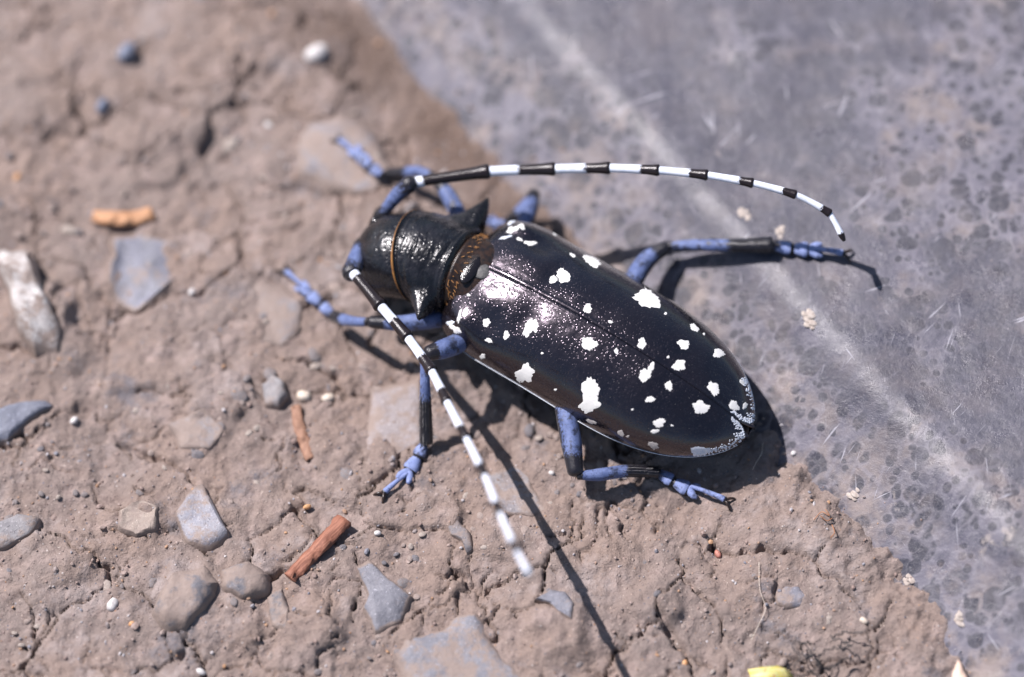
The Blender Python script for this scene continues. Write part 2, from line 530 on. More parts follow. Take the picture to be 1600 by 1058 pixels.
def surf(x, y):
    x = np.array([x]); y = np.array([y])
    return float(max(dirt_z(x, y, False)[0], sheet_z(x, y)[0]))
def on(px, py, off=0.0):
    """point of the photo's pixel lying off above the ground or sheet"""
    z = 0.1
    for _ in range(12):
        p = at(px, py, z)
        z = .5 * z + .5 * (surf(p.x, p.y) + off)
    return at(px, py, z)

def axis_grid(lo, hi, step, far):
    core = np.arange(lo, hi + step / 2, step)
    out = []; d = step; p = hi
    while p < far:
        d *= 1.35; p += d; out.append(p)
    neg = []; d = step; p = lo
    while p > -far:
        d *= 1.35; p -= d; neg.append(p)
    return np.array(neg[::-1] + list(core) + out)
def grid_mesh(name, X, Y, Z, mat, attrs=None):
    nx, ny = X.shape
    V = np.stack([X, Y, Z], -1).reshape(-1, 3)
    i = np.arange(nx * ny).reshape(nx, ny)
    F = np.stack([i[:-1, :-1], i[1:, :-1], i[1:, 1:], i[:-1, 1:]], -1).reshape(-1, 4)
    me = bpy.data.meshes.new(name)
    me.vertices.add(len(V)); me.vertices.foreach_set('co', V.ravel())
    me.loops.add(F.size); me.loops.foreach_set('vertex_index', F.ravel())
    me.polygons.add(len(F)); me.polygons.foreach_set('loop_start', np.arange(len(F)) * 4)
    me.polygons.foreach_set('loop_total', np.full(len(F), 4))
    me.update(calc_edges=True); me.validate()
    me.polygons.foreach_set('use_smooth', np.ones(len(F), bool))
    for k, v in (attrs or {}).items():
        a = me.attributes.new(k, 'FLOAT', 'POINT'); a.data.foreach_set('value', v.ravel())
    me.materials.append(mat)
    o = bpy.data.objects.new(name, me); COL.objects.link(o)
    return o

gx = axis_grid(-4.4, 4.4, .0155, 150); gy = axis_grid(-3.5, 3.8, .0155, 150)
X, Y = np.meshgrid(gx, gy, indexing='ij')
Z = dirt_z(X, Y)
S_, L_ = st(X, Y)
damp_shade = np.exp(-((S_ + .22) / .30) ** 2) * sstep(1.5, -.2, L_) * .75 * np.clip(.8 + .5 * fbm(X * 1.5, Y * 1.5, 3, 121), 0, 1)  # shade of the bank facing away from the sun, plus damp soil, as colour
ground = grid_mesh('ground', X, Y, Z, M['dirt'], {'damp_shade': damp_shade})
ground['kind'] = 'structure'

# the sheet: a slab with its folded band, reaching under the mud
ss = np.concatenate([np.linspace(-.9, BAND + .6, 150), BAND + .6 + np.cumsum(.02 * 1.08 ** np.arange(95))])
ll = np.concatenate([(-3.2 - np.cumsum(.05 * 1.15 ** np.arange(38)))[::-1], np.arange(-3.2, 6.4, .03), 6.4 + np.cumsum(.05 * 1.15 ** np.arange(38))])
SS, LL = np.meshgrid(ss, ll, indexing='ij')
SX = ORG.x + SS * RN.x + LL * RD.x; SY = ORG.y + SS * RN.y + LL * RD.y
SZ = sheet_z(SX, SY)
dust = np.clip(.95 - SS / .75, .12, 1)
sheet = grid_mesh('plastic_sheet', SX, SY, SZ, M['sheet'], {'dust': dust})
sm = sheet.modifiers.new('thickness', 'SOLIDIFY'); sm.thickness = .1; sm.offset = -1 if sheet.data.polygons[0].normal.z > 0 else 1
tag(sheet, 'scuffed grey plastic sheet with a rounded fold and round drop marks, half buried in mud', 'plastic sheet')

# ------------------------------------------------------------------ stones in the mud
def stone_mesh(outline, h, seed, facets=4, tilt=(0, 0), cut=.35):
    """outline in photo pixels on the ground -> low angular stone, its foot sunk in the soil"""
    P = [at(px, py, 0.02) for px, py in outline]
    c = sum(P, Vector()) / len(P)
    g = surf(c.x, c.y)
    n = 44
    r_ = random.Random(seed)
    # resample the outline by arc length
    P2 = P + [P[0]]
    d = [0]
    for a, b in zip(P2, P2[1:]): d.append(d[-1] + (b - a).length)
    ring = []
    for i in range(n):
        q = d[-1] * i / n
        k = max(j for j in range(len(d)) if d[j] <= q + 1e-9); k = min(k, len(P) - 1)
        f = (q - d[k]) / max(d[k + 1] - d[k], 1e-9)
        ring.append(P2[k].lerp(P2[k + 1], f))
    rad = max((p - c).length for p in P)
    planes = []
    for _ in range(facets):
        a = r_.uniform(0, 6.283); s = r_.uniform(.15, .9)
        planes.append((math.cos(a) * s, math.sin(a) * s, r_.uniform(cut, 1.05)))
    rings = [(1.10, -.10), (1.03, -.025), (.97, .18), (.91, .48), (.83, .74), (.72, .92), (.55, 1), (.35, 1), (.15, 1)]
    V = []; RIM = []
    jit = [1 + .07 * float(fbm(np.array([p.x * 6 + seed]), np.array([p.y * 6]), 3, 5)[0]) for p in ring]
    ring = [c.lerp(p, q) for p, q in zip(ring, jit)]
    QX = np.array([c.lerp(p, k).x for k, hh in rings for p in ring]); QY = np.array([c.lerp(p, k).y for k, hh in rings for p in ring])
    GZ = np.maximum(dirt_z(QX, QY, False), sheet_z(QX, QY)); NZ = fbm(QX * 5 + seed, QY * 5, 3, 7)
    m = 0
    for k, hh in rings:
        for i, p in enumerate(ring):
            q = c.lerp(p, k)
            u = (q - c) / rad
            z = hh * h if hh > 0 else hh
            if hh > 0:
                e = min(1, hh * 1.3)
                z += h * (tilt[0] * u.x + tilt[1] * u.y) * e
                for a, b, w in planes:
                    z = min(z, h * (w * 1.15 - (a * u.x + b * u.y)) * 1.1)
                z = max(z, -.02) + h * .25 * NZ[m] * e
            e = min(1, max(0, (1 - k) / .4))
            V.append(Vector((q.x, q.y, GZ[m] * (1 - e) + g * e + z)))
            RIM.append(max(0, min(1, (k - .72) / .28)))
            m += 1
    F = []
    R = len(rings)
    for i in range(R - 1):
        for j in range(n):
            F.append((i * n + j, i * n + (j + 1) % n, (i + 1) * n + (j + 1) % n, (i + 1) * n + j))
    V.append(sum(V[-n:], Vector()) / n)
    for j in range(n):
        F.append(((R - 1) * n + j, (R - 1) * n + (j + 1) % n, len(V) - 1))
    RIM.append(0)
    return V, F, RIM
DUST = (.268, .208, .178)
def stone(outline, h, label, ca, cb, cover=.55, rough=.55, seed=1, facets=4, tilt=(0, 0), cut=.35, dustc=DUST):
    cover -= .13; ca = tuple(x * .95 + .015 for x in ca); cb = tuple(x * .9 for x in cb); h *= .68
    V, F, RIM = stone_mesh(outline, h, seed, facets, tilt, cut)
    o = mesh_obj('stone', V, F, mat_stone('stone_%d' % seed, ca, cb, dustc, cover, rough, seed * 1.3), smooth=True, attrs={'rim': RIM})
    o.data.set_sharp_from_angle(angle=math.radians(40))
    tag(o, label, 'stone', 'stones half sunk in the mud')
    return o
GB, GB2 = (.165, .165, .19), (.25, .245, .27)
stone([(2, 388), (45, 385), (62, 420), (72, 470), (100, 520), (92, 550), (55, 556), (25, 520), (8, 450), (-12, 410)], .16,
      'pale stone with a gleaming white face, half sunk in mud', (.46, .42, .40), (.62, .59, .57), .58, .35, 2, 2, (-.4, -.1), .8)
stone([(172, 366), (225, 362), (300, 378), (308, 402), (290, 425), (250, 462), (212, 490), (180, 468), (166, 440), (178, 400)], .17,
      'angular blue-grey stone with a bright sharp ridge', GB, (.25, .25, .30), .64, .38, 3, 5, (-.3, -.15), .45)
stone([(458, 232), (490, 196), (560, 190), (600, 230), (612, 290), (585, 316), (545, 316), (500, 300), (468, 282)], .06,
      'flat grey stone under the front foot by the straight raised antenna', (.20, .18, .19), (.27, .25, .26), .50, .6, 4, 2, (0, 0), .9)
stone([(578, 600), (655, 588), (662, 640), (660, 690), (628, 704), (598, 720), (572, 738), (566, 700)], .035,
      'flat pinkish-grey stone beside the middle foot', (.29, .25, .25), (.33, .29, .285), .56, .65, 5, 1, (0, 0), 1.0)
stone([(556, 888), (575, 874), (606, 904), (647, 935), (625, 972), (587, 991), (566, 954), (576, 934)], .05,
      'grey stone shaped like a boot, flush with the mud', GB, GB2, .66, .6, 6, 2, (0, 0), .9)
stone([(615, 1020), (632, 1000), (680, 985), (720, 955), (748, 962), (765, 1000), (808, 1045), (822, 1075), (760, 1100), (660, 1090), (622, 1050)], .07,
      'broad grey stone with a dusty middle, the largest flat one', GB, GB2, .56, .6, 7, 2, (0, 0), .9)
stone([(832, 944), (858, 924), (884, 930), (897, 952), (894, 978), (874, 968), (858, 952)], .10,
      'small hooked blue-grey stone on a clod, beside the long shadow', GB, (.24, .24, .28), .66, .5, 8, 2, (-.2, 0), .8)
stone([(-30, 645), (30, 628), (78, 622), (84, 634), (40, 662), (10, 690), (-30, 700)], .09,
      'smooth blue-grey stone with a tapering end', (.14, .15, .19), (.20, .21, .26), .75, .55, 9, 2, (0, 0), .8)
stone([(406, 604), (424, 588), (446, 598), (452, 620), (436, 638), (414, 634)], .09,
      'small grey stone beside the beige pebbles', (.20, .19, .20), (.30, .28, .28), .58, .5, 10, 3, (-.2, 0), .6)
stone([(388, 448), (440, 438), (474, 470), (470, 520), (440, 548), (400, 530), (384, 490)], .045,
      'flat dusty blue-grey stone next to the pale blue front foot', (.19, .18, .20), (.27, .25, .255), .50, .6, 11, 2, (0, 0), .8)
stone([(272, 805), (300, 764), (318, 756), (336, 790), (360, 838), (330, 866), (290, 850)], .11,
      'wedge-shaped pale blue stone poking out of the mud', (.22, .22, .26), (.36, .35, .38), .58, .5, 12, 4, (-.3, 0), .5)
stone([(248, 930), (270, 900), (320, 890), (345, 915), (325, 955), (290, 990), (250, 985), (236, 960)], .12,
      'rough dark-patched stone crusted with mud', (.10, .10, .115), (.17, .165, .18), .47, .65, 13, 3, (0, 0), .7)
stone([(345, 895), (390, 878), (425, 898), (420, 930), (378, 940), (348, 925)], .10,
      'dark grey mottled stone capped with mud', (.10, .105, .125), (.18, .175, .19), .47, .65, 14, 3, (0, 0), .7)
stone([(760, 740), (800, 722), (826, 742), (852, 795), (830, 806), (790, 798), (764, 775)], .045,
      'triangular grey stone crossed by the antenna shadow', (.22, .20, .21), (.31, .285, .285), .54, .6, 15, 2, (0, 0), .9)
stone([(1212, 930), (1226, 916), (1250, 917), (1262, 932), (1252, 950), (1228, 952), (1214, 944)], .07,
      'small round blue-grey stone with a mud cap', (.15, .15, .18), (.22, .21, .235), .55, .55, 16, 2, (0, 0), .8)
stone([(-30, 830), (30, 800), (66, 806), (50, 836), (10, 858), (-30, 862)], .08,
      'grey stone wedged beside a mud crack', (.20, .19, .20), (.28, .265, .27), .55, .6, 17, 3, (0, 0), .6)
stone([(694, 818), (712, 808), (738, 838), (740, 862), (730, 870), (722, 848), (704, 838)], .05,
      'dark hooked splinter of stone between the antenna and a foot', (.15, .14, .15), (.22, .20, .205), .55, .6, 18, 2, (0, 0), .8)
stone([(186, 800), (222, 782), (252, 796), (246, 830), (212, 842), (184, 828)], .08,
      'ochre-stained lumpy stone with a broken face', (.30, .24, .20), (.38, .31, .26), .58, .65, 19, 4, (0, 0), .5)
stone([(415, 930), (440, 918), (452, 950), (446, 985), (424, 980)], .05,
      'small dusty grey sliver of stone below the red-brown twig', (.10, .10, .115), (.17, .165, .175), .52, .6, 20, 3, (0, 0), .8)
stone([(262, 660), (320, 640), (352, 672), (330, 702), (280, 700)], .05,
      'faint bluish stone under a film of mud', (.21, .20, .215), (.29, .27, .275), .47, .6, 21, 2, (0, 0), .8)

# loose pebbles one can pick up
def blob(c, r, seed, sq=(1, 1, .75)):
    r_ = random.Random(seed)
    V = []; F = []
    nu, nv = 7, 10
    rot = r_.uniform(0, 6.28)
    for i in range(nu + 1):
        th = math.pi * i / nu
        for j in range(nv):
            ph = 2 * math.pi * j / nv
            k = 1 + r_.uniform(-.12, .12)
            x, y, z = math.sin(th) * math.cos(ph) * sq[0] * k, math.sin(th) * math.sin(ph) * sq[1] * k, math.cos(th) * sq[2] * k
            V.append(Vector((c[0] + r * (x * math.cos(rot) - y * math.sin(rot)), c[1] + r * (x * math.sin(rot) + y * math.cos(rot)), c[2] + r * z)))
    for i in range(nu):
        for j in range(nv):
            F.append((i * nv + j, (i + 1) * nv + j, (i + 1) * nv + (j + 1) % nv, i * nv + (j + 1) % nv))
    return V, F
PMAT = {
    'white': mat_plain('white_quartz', (.52, .49, .47), (.66, .63, .61), .4, 30, .4, .01),
    'beige': mat_plain('beige_grain', (.55, .45, .36), (.68, .60, .50), .5, 30, .4, .01),
    'orange': mat_plain('orange_grain', (.50, .24, .10), (.62, .36, .18), .5, 30, .4, .01),
    'blue': mat_plain('blue_grey_grain', (.13, .15, .21), (.20, .22, .28), .5, 30, .4, .01),
    'red': mat_plain('red_brick_grain', (.40, .15, .11), (.48, .22, .17), .6, 30, .4, .01)}
PEB = [(495, 84, 22, 'white', 'white pebble with a blue-grey side, out of focus by the sheet hollow'), (420, 196, 8, 'white', 'tiny round white pebble beyond the raised antenna'),
       (475, 619, 13, 'beige', 'creamy beige pebble at the head of the thin twig'), (513, 622, 11, 'beige', 'beige pebble next to the creamy one above the twig'),
       (116, 657, 8, 'white', 'tiny white grain beside the smooth blue-grey stone'), (176, 945, 13, 'white', 'white pebble sitting on the mud near the dark mottled stones'),
       (313, 1050, 10, 'white', 'elongated white pebble on cracked mud'), (198, 82, 20, 'blue', 'dark blue-grey pebble on the blurred far mud'),
       (160, 166, 16, 'blue', 'small blurred blue-grey pebble by a crack'), (206, 975, 6, 'orange', 'tiny orange grain near the white pebble'),
       (480, 792, 7, 'orange', 'orange grain beside the end of the red-brown twig'), (1122, 866, 8, 'red', 'brick red chip in a mud crack'),
       (300, 456, 7, 'white', 'white grain beside the sharp-ridged stone'), (1240, 708, 5, 'white', 'white speck at the foot of the sheet'),
       (27, 277, 8, 'orange', 'blurred orange grain far from the beetle'), (1350, 970, 8, 'beige', 'tan grain on the smooth mud slope'),
       (590, 833, 6, 'white', 'white grain near the middle foot claws'), (862, 739, 5, 'white', 'white grain beside the hind knee'),
       (1070, 1037, 7, 'orange', 'orange-tan grain on cracked mud near the yellow scrap')]
for i, (px, py, r, c, lab) in enumerate(PEB):
    p = on(px, py, r / 213 * .15)
    V, F = blob(p, r / 213 * .95, 300 + i, (1, rnd.uniform(.6, .85), .7))
    o = mesh_obj('pebble', V, F, PMAT[c]); tag(o, lab, 'pebble', 'loose pebbles on the mud')

# sand grains and crumbs (uncountable)
V = []; F = []; TT = []
ico = [Vector(v).normalized() for v in ((0, 0, 1), (.9, 0, .45), (.28, .85, .45), (-.72, .53, .45), (-.72, -.53, .45), (.28, -.85, .45),
       (.72, .53, -.45), (-.28, .85, -.45), (-.9, 0, -.45), (-.28, -.85, -.45), (.72, -.53, -.45), (0, 0, -1))]
icf = [(0, 1, 2), (0, 2, 3), (0, 3, 4), (0, 4, 5), (0, 5, 1), (1, 6, 2), (2, 7, 3), (3, 8, 4), (4, 9, 5), (5, 10, 1),
       (6, 7, 2), (7, 8, 3), (8, 9, 4), (9, 10, 5), (10, 6, 1), (6, 11, 7), (7, 11, 8), (8, 11, 9), (9, 11, 10), (10, 11, 6)]
NG = 15000
gxs = rng.uniform(-4.3, 4.3, NG); gys = rng.uniform(-3.4, 3.6, NG)
dens = fbm(gxs * 1.2, gys * 1.2, 3, 131)
s_, l_ = st(gxs, gys)
keep = (dens > rng.uniform(-.7, .45, NG)) & (s_ < .12 + rng.exponential(.16, NG) * (rng.random(NG) < .35))
gxs = gxs[keep]; gys = gys[keep]
gzs = np.maximum(dirt_z(gxs, gys, True), sheet_z(gxs, gys))
for x, y, z in zip(gxs, gys, gzs):
    r = .0075 * math.exp(rnd.gauss(0, .5)); r = min(r, .03)
    b = len(V); q = Matrix.Rotation(rnd.uniform(0, 6.28), 3, 'Z') @ Matrix.Rotation(rnd.uniform(0, 3), 3, 'X')
    sx, sy, sz = rnd.uniform(.7, 1.3), rnd.uniform(.7, 1.2), rnd.uniform(.5, .9)
    t = rnd.random() ** 1.3
    for v in ico:
        w = q @ Vector((v.x * sx, v.y * sy, v.z * sz))
        V.append(Vector((x, y, z + r * .2)) + w * r); TT.append(t)
    F += [(b + i, b + j, b + k) for i, j, k in icf]
mesh_obj('sand_grains', V, F, M['grit'], ground, False, {'tint': TT}, 'stuff')

# small gravel bedded in the mud, pieces of the ground itself
GM = [mat_stone('gravel_%d' % i, a, b, (.275, .21, .188), cv, .6, 40 + i) for i, (a, b, cv) in enumerate((((.22, .20, .205), (.30, .28, .28), .46), ((.33, .26, .23), (.41, .33, .29), .6), ((.16, .155, .17), (.24, .23, .245), .5), ((.40, .33, .28), (.50, .43, .38), .6)))]
GME = []
for i in range(10):
    V, F = blob((0, 0, 0), 1, 700 + i, (1, .75, .6))
    me = bpy.data.meshes.new('gravel_piece'); me.from_pydata([tuple(v) for v in V], [], F)
    me.polygons.foreach_set('use_smooth', [True] * len(me.polygons)); a = me.attributes.new('rim', 'FLOAT', 'POINT')
    a.data.foreach_set('value', [max(0, .75 - v.z * 1.6) for v in V])
    me.materials.append(GM[i % 4]); GME.append(me)
n = 0
gq = random.Random(21)
while n < 290:
    px, py = gq.uniform(0, 1560), gq.uniform(0, 1058)
    p = at(px, py, 0); s_, l_ = st(p.x, p.y)
    if s_ > -.25 or (s_ > -.9 and gq.random() < .7): continue
    r = gq.uniform(.022, .04) if gq.random() < .75 else gq.uniform(.04, .075)
    o = bpy.data.objects.new('gravel_piece', GME[gq.randrange(10)]); COL.objects.link(o)
    o.location = (p.x, p.y, surf(p.x, p.y) - r * gq.uniform(.15, .42)); o.scale = (r, r * gq.uniform(.7, 1.1), r * gq.uniform(.6, 1))
    o.rotation_euler = (gq.uniform(-.4, .4), gq.uniform(-.4, .4), gq.uniform(0, 6.28)); o.parent = ground
    n += 1

# crumbs of dry mud lying on the sheet
for i, (px, py, r, lab) in enumerate(((1162, 334, 12, 'cream crumb of dry mud on the sheet, by the bent end of the raised antenna'), (1218, 362, 11, 'cream crumb of dry mud against the hind foot on the sheet'),
                                     (1262, 500, 17, 'pale crust of dry mud on the sheet fold'), (1335, 772, 15, 'pale lump of dry mud at the sheet edge'),
                                     (1420, 902, 14, 'tan crumb of dry mud where mud meets sheet'), (1500, 970, 16, 'tan clump of dry mud low on the sheet band'))):
    parts = []
    for j in range(7):
        a = rnd.uniform(0, 6.28); d = rnd.uniform(0, .8)
        p = on(px + math.cos(a) * d * r, py + math.sin(a) * d * r, .0)
        parts.append(blob(p, r / 213 * rnd.uniform(.25, .5), 500 + i * 20 + j, (1.2, .9, .2)))
    V, F = join(parts)
    o = mesh_obj('mud_crumb', V, F, mat_plain('dry_mud_crumb_%d' % i, (.36, .30, .26), (.50, .44, .39), .9, 40, .6, .01))
    tag(o, lab, 'mud crumb', 'crumbs of dry mud on the sheet')

# ------------------------------------------------------------------ plant bits
def twig(name, pts, rad, mat, label, cat, off=.5):
    P = [on(px, py, r * off) for (px, py), r in zip(pts, rad)]
    V, F, T, A = tube(P, [(r, r * .55) for r in rad], 12, 7, cap=.12)
    V2 = []
    for v, t, a in zip(V, T, A):
        k = 1 + .0 * t
        n = float(noise2(np.array([t * 9 + a]), np.array([a * 1.5]), 9)[0])
        V2.append(Vector(v) + Vector((0, 0, 1)) * n * rad[0] * .35 + Vector((n, -n, 0)) * rad[0] * .35)
    o = mesh_obj(name, V2, F, mat)
    tag(o, label, cat, 'bits of wood on the mud')
    return o
twig('twig', [(453, 903), (480, 874), (512, 842), (537, 812)], [.052, .055, .055, .062], mat_wood('red_brown_bark', (.20, .075, .045), (.36, .155, .095), -.82), 'straight red-brown piece of twig lying on the mud', 'twig')
twig('twig', [(463, 634), (466, 662), (476, 690), (485, 718)], [.035, .042, .048, .04], mat_wood('brown_bark', (.24, .125, .08), (.36, .20, .13), -1.3), 'thin dull brown twig below the beige pebbles', 'twig')
twig('wood_chip', [(146, 338), (175, 341), (205, 342), (238, 333)], [.05, .062, .06, .055], mat_wood('orange_wood', (.40, .20, .10), (.52, .29, .16), 0), 'short orange wood chip, blurred, beyond the sharp-ridged stone', 'wood chip')
def flake(name, outline, lift, mat, label, cat, curl=.04):
    """thin curled scrap with thickness; outline in pixels"""
    P = [on(px, py, lift) for px, py in outline]
    c = sum(P, Vector()) / len(P)
    n = len(P)
    V = []
    for dz in (0, -.012):
        for k in (1.0, .66, .33):
            for p in P:
                q = c.lerp(p, k); q = q.copy()
                q.z = c.z + (p.z - c.z) * k + curl * (1 - k * k) + dz
                V.append(q)
        V.append(c + Vector((0, 0, curl + dz)))
    m = 3 * n + 1
    F = []
    for b, flip in ((0, False), (m, True)):
        for i in range(2):
            for j in range(n):
                f = (b + i * n + j, b + i * n + (j + 1) % n, b + (i + 1) * n + (j + 1) % n, b + (i + 1) * n + j)
                F.append(f[::-1] if flip else f)
        for j in range(n):
            f = (b + 2 * n + j, b + 2 * n + (j + 1) % n, b + 3 * n)
            F.append(f[::-1] if flip else f)
    for j in range(n):
        F.append((j, m + j, m + (j + 1) % n, (j + 1) % n))
    o = mesh_obj(name, V, F, mat)
    tag(o, label, cat)
    return o
def mat_bud():
    k = NT('yellow_green_bud')
    c = k.mix(k.ramp(k.noise(1, 3, .6, k.map((9, 40, 9))), .35, .65), (.50, .42, .07), (.62, .55, .26))
    c = k.mix(k.ramp(k.noise(8, 3), .5, .65), c, (.48, .50, .22))
    c = k.mix(k.ramp(k.noise(22, 3), .62, .7), c, (.45, .18, .06))
    return k.out(c, .5, k.bump(k.noise(30), .4, .01), Subsurface_Weight=.1)
flake('bud_scale', [(1168, 1046), (1190, 1042), (1215, 1040), (1232, 1046), (1240, 1056), (1228, 1070), (1200, 1074), (1176, 1066)], .03, mat_bud(), 'yellow-green bud scale lying on cracked mud below the black hairs', 'bud scale', .05)
flake('dry_flake', [(1488, 1052), (1497, 1030), (1506, 1046), (1520, 1075), (1484, 1080)], .06, mat_plain('pinkish_dry_flake', (.62, .43, .33), (.72, .55, .44), .6, 20), 'pinkish dry flake standing where mud meets the sheet', 'flake', .03)

def strand(pts, r, mat=None):
    V, F, T, A = tube(pts, [r] * len(pts), 5, 5)
    return V, F
rr = random.Random(5)
parts = []
for k, path in enumerate(([(1248, 995), (1238, 1012), (1250, 1030), (1240, 1042), (1262, 1050), (1284, 1040), (1300, 1052)],
                          [(1246, 1000), (1262, 1010), (1272, 1030), (1290, 1046), (1304, 1040), (1326, 1028)],
                          [(1346, 988), (1318, 990), (1300, 995), (1316, 1002), (1330, 1010), (1310, 1012), (1290, 1016), (1278, 1030), (1284, 1044)],
                          [(1238, 1036), (1230, 1048), (1248, 1056), (1270, 1052), (1286, 1058)],
                          [(1270, 1005), (1258, 1003), (1250, 1014), (1262, 1026), (1276, 1020)])):
    P = [on(px, py, .10 + rr.uniform(0, .07)) for px, py in path]
    P = [Vector(catmull([tuple(p) for p in P], t)) + Vector((rr.gauss(0, .008), rr.gauss(0, .008), 0)) for t in np.linspace(0, len(P) - 1, 4 * len(P))]
    parts.append(strand(P, .0048))
V, F = join(parts)
tag(mesh_obj('hair_tuft', V, F, M['hair']), 'tangle of fine curly black hairs on the mud', 'hair tuft')
parts = []
for path in ([(1272, 812), (1284, 800), (1296, 806), (1290, 796)], [(1282, 806), (1292, 814), (1300, 810)], [(1300, 820), (1304, 832), (1298, 840)]):
    parts.append(strand([on(px, py, .03) for px, py in path], .0035))
V, F = join(parts)
tag(mesh_obj('rootlet', V, F, mat_plain('rust_root', (.30, .13, .06), (.42, .2, .1), .7)), 'rust-coloured rootlets caught in the mud at the sheet edge', 'rootlet')
for path, lab in (([(1192, 692), (1190, 708), (1182, 722), (1176, 734)], 'fine pale fibre curling behind the wing case tips'),
                  ([(1186, 878), (1187, 920), (1196, 950), (1186, 975), (1174, 1000)], 'fine pale fibre lying across the cracked mud')):
    V, F = strand([on(px, py, .04) for px, py in path], .0022)
    tag(mesh_obj('fibre', V, F, PMAT['beige']), lab, 'fibre')

# ------------------------------------------------------------------ the beetle
EL, EW, EH = 2.2988, .5634, .4022
yaw, pit, rol = -.5617, -.050, .128
Rx = Matrix(((1, 0, 0), (0, math.cos(rol), -math.sin(rol)), (0, math.sin(rol), math.cos(rol))))
Ry = Matrix(((math.cos(pit), 0, -math.sin(pit)), (0, 1, 0), (math.sin(pit), 0, math.cos(pit))))
Rz = Matrix(((math.cos(yaw), -math.sin(yaw), 0), (math.sin(yaw), math.cos(yaw), 0), (0, 0, 1)))
RB = Rz @ Ry @ Rx
OB = Vector((.7348, -.3354 - .0204, .46))
def loc(x, y, z):
    """body frame: x back from the wing-case base, y to the beetle's other side, z up"""
    return RB @ Vector((x - EL / 2, y, z)) + OB
base_pt = loc(1.0, 0, -.2)
beetle = empty('longhorn_beetle', (base_pt.x, base_pt.y, 0.0))
tag(beetle, 'glossy black longhorn beetle with white spots, blue legs and banded antennae', 'beetle')

def fw(u):
    if u <= .5:
        return float(np.interp(u, [-.04, 0, .04, .12, .3, .5], [.74, .87, .95, .99, .985, 1.0]))
    k = (u - .5) / .5
    return max(0.0, 1 - k ** 2.5) ** .6
def Hu(u):
    return float(np.interp(u, [0, .1, .2, .35, .5, .65, .8, .92, 1], [.60, .78, .9, 1, 1.0, .93, .74, .47, .12]))
Hs = np.array([Hu(x) for x in np.linspace(0, 1, 1001)])
kk = np.exp(-np.linspace(-2, 2, 161) ** 2); kk /= kk.sum()
Hs = np.convolve(np.pad(Hs, 80, mode='reflect', reflect_type='odd'), kk, 'valid')
def Hsm(u): return float(np.interp(u, np.linspace(0, 1, 1001), Hs))

def elytron_pt(u, q, side):
    """q 0 at the seam .. 1 at the outer edge, >1 turned under"""
    inner = 0.0
    w = EW * fw(u)
    if u > .955:
        inner = .10 * ((u - .955) / .045) ** 2.2 * 1.0
    v = .0045 + max(min(q, 1.0), 0) * max(w - .0045, .012)
    v = v if inner <= 0 else inner * .6 + v * max(0.0, 1 - inner * .6 / max(w, .05))
    qq = min(q, 1.0)
    z = EH * Hsm(u) * ((1 - qq ** 2.0) ** .52 * 1.04 - .04 * (1 - qq)) - .012 * qq - .011 * (1 - math.exp(-qq / .13))
    # seam ridge and groove, shoulder hump, shallow dents
    z += .004 * math.exp(-(v / .012) ** 2) - .004 * math.exp(-((v - .035) / .02) ** 2)
    z += .045 * math.exp(-((u - .055) / .05) ** 2 - ((q - .80) / .16) ** 2)
    z -= .022 * math.exp(-((u - .14) / .06) ** 2 - ((q - .62) / .18) ** 2)
    z += .016 * math.exp(-((u - .10) / .07) ** 2 - ((q - .36) / .2) ** 2)
    z -= .024 * math.exp(-((u - .235) / .036) ** 2 - ((q - .36) / .24) ** 2)
    if u < -.005: z -= .10 * ((-.005 - u) / .035) ** 2
    z -= .010 * math.exp(-((u - .86) / .05) ** 2 - ((q - .45) / .2) ** 2)
    if q > 1:
        k = (q - 1)
        z -= .10 * k * min(1, (1.02 - u) * 4); v -= .05 * k
    return loc(u * EL, side * v, z)
elytra = []
bv = []
for side in (-1, 1):
    nu, nq = 110, 46
    us = [1.04 * (1 - (1 - i / (nu - 1)) ** 1.25) - .04 for i in range(nu)]
    us = [min(u, .9985) for u in us]
    qs = [math.sin(math.pi / 2 * j / (nq - 5)) for j in range(nq - 4)] + [1.15, 1.4, 1.7, 2.0]
    V = [elytron_pt(u, q, side) for u in us for q in qs]
    F = []
    for i in range(nu - 1):
        for j in range(nq - 1):
            f = (i * nq + j, (i + 1) * nq + j, (i + 1) * nq + j + 1, i * nq + j + 1)
            F.append(f if side > 0 else f[::-1])
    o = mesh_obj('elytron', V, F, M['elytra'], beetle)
    o['label'] = ('shiny black wing case with white spots on the %s side' % ('sheet' if side > 0 else 'open mud'))
    sm = o.modifiers.new('shell', 'SOLIDIFY'); sm.thickness = .02; sm.offset = -1
    elytra.append(o)
    bv.append(BVHTree.FromPolygons([tuple(v) for v in V], F))

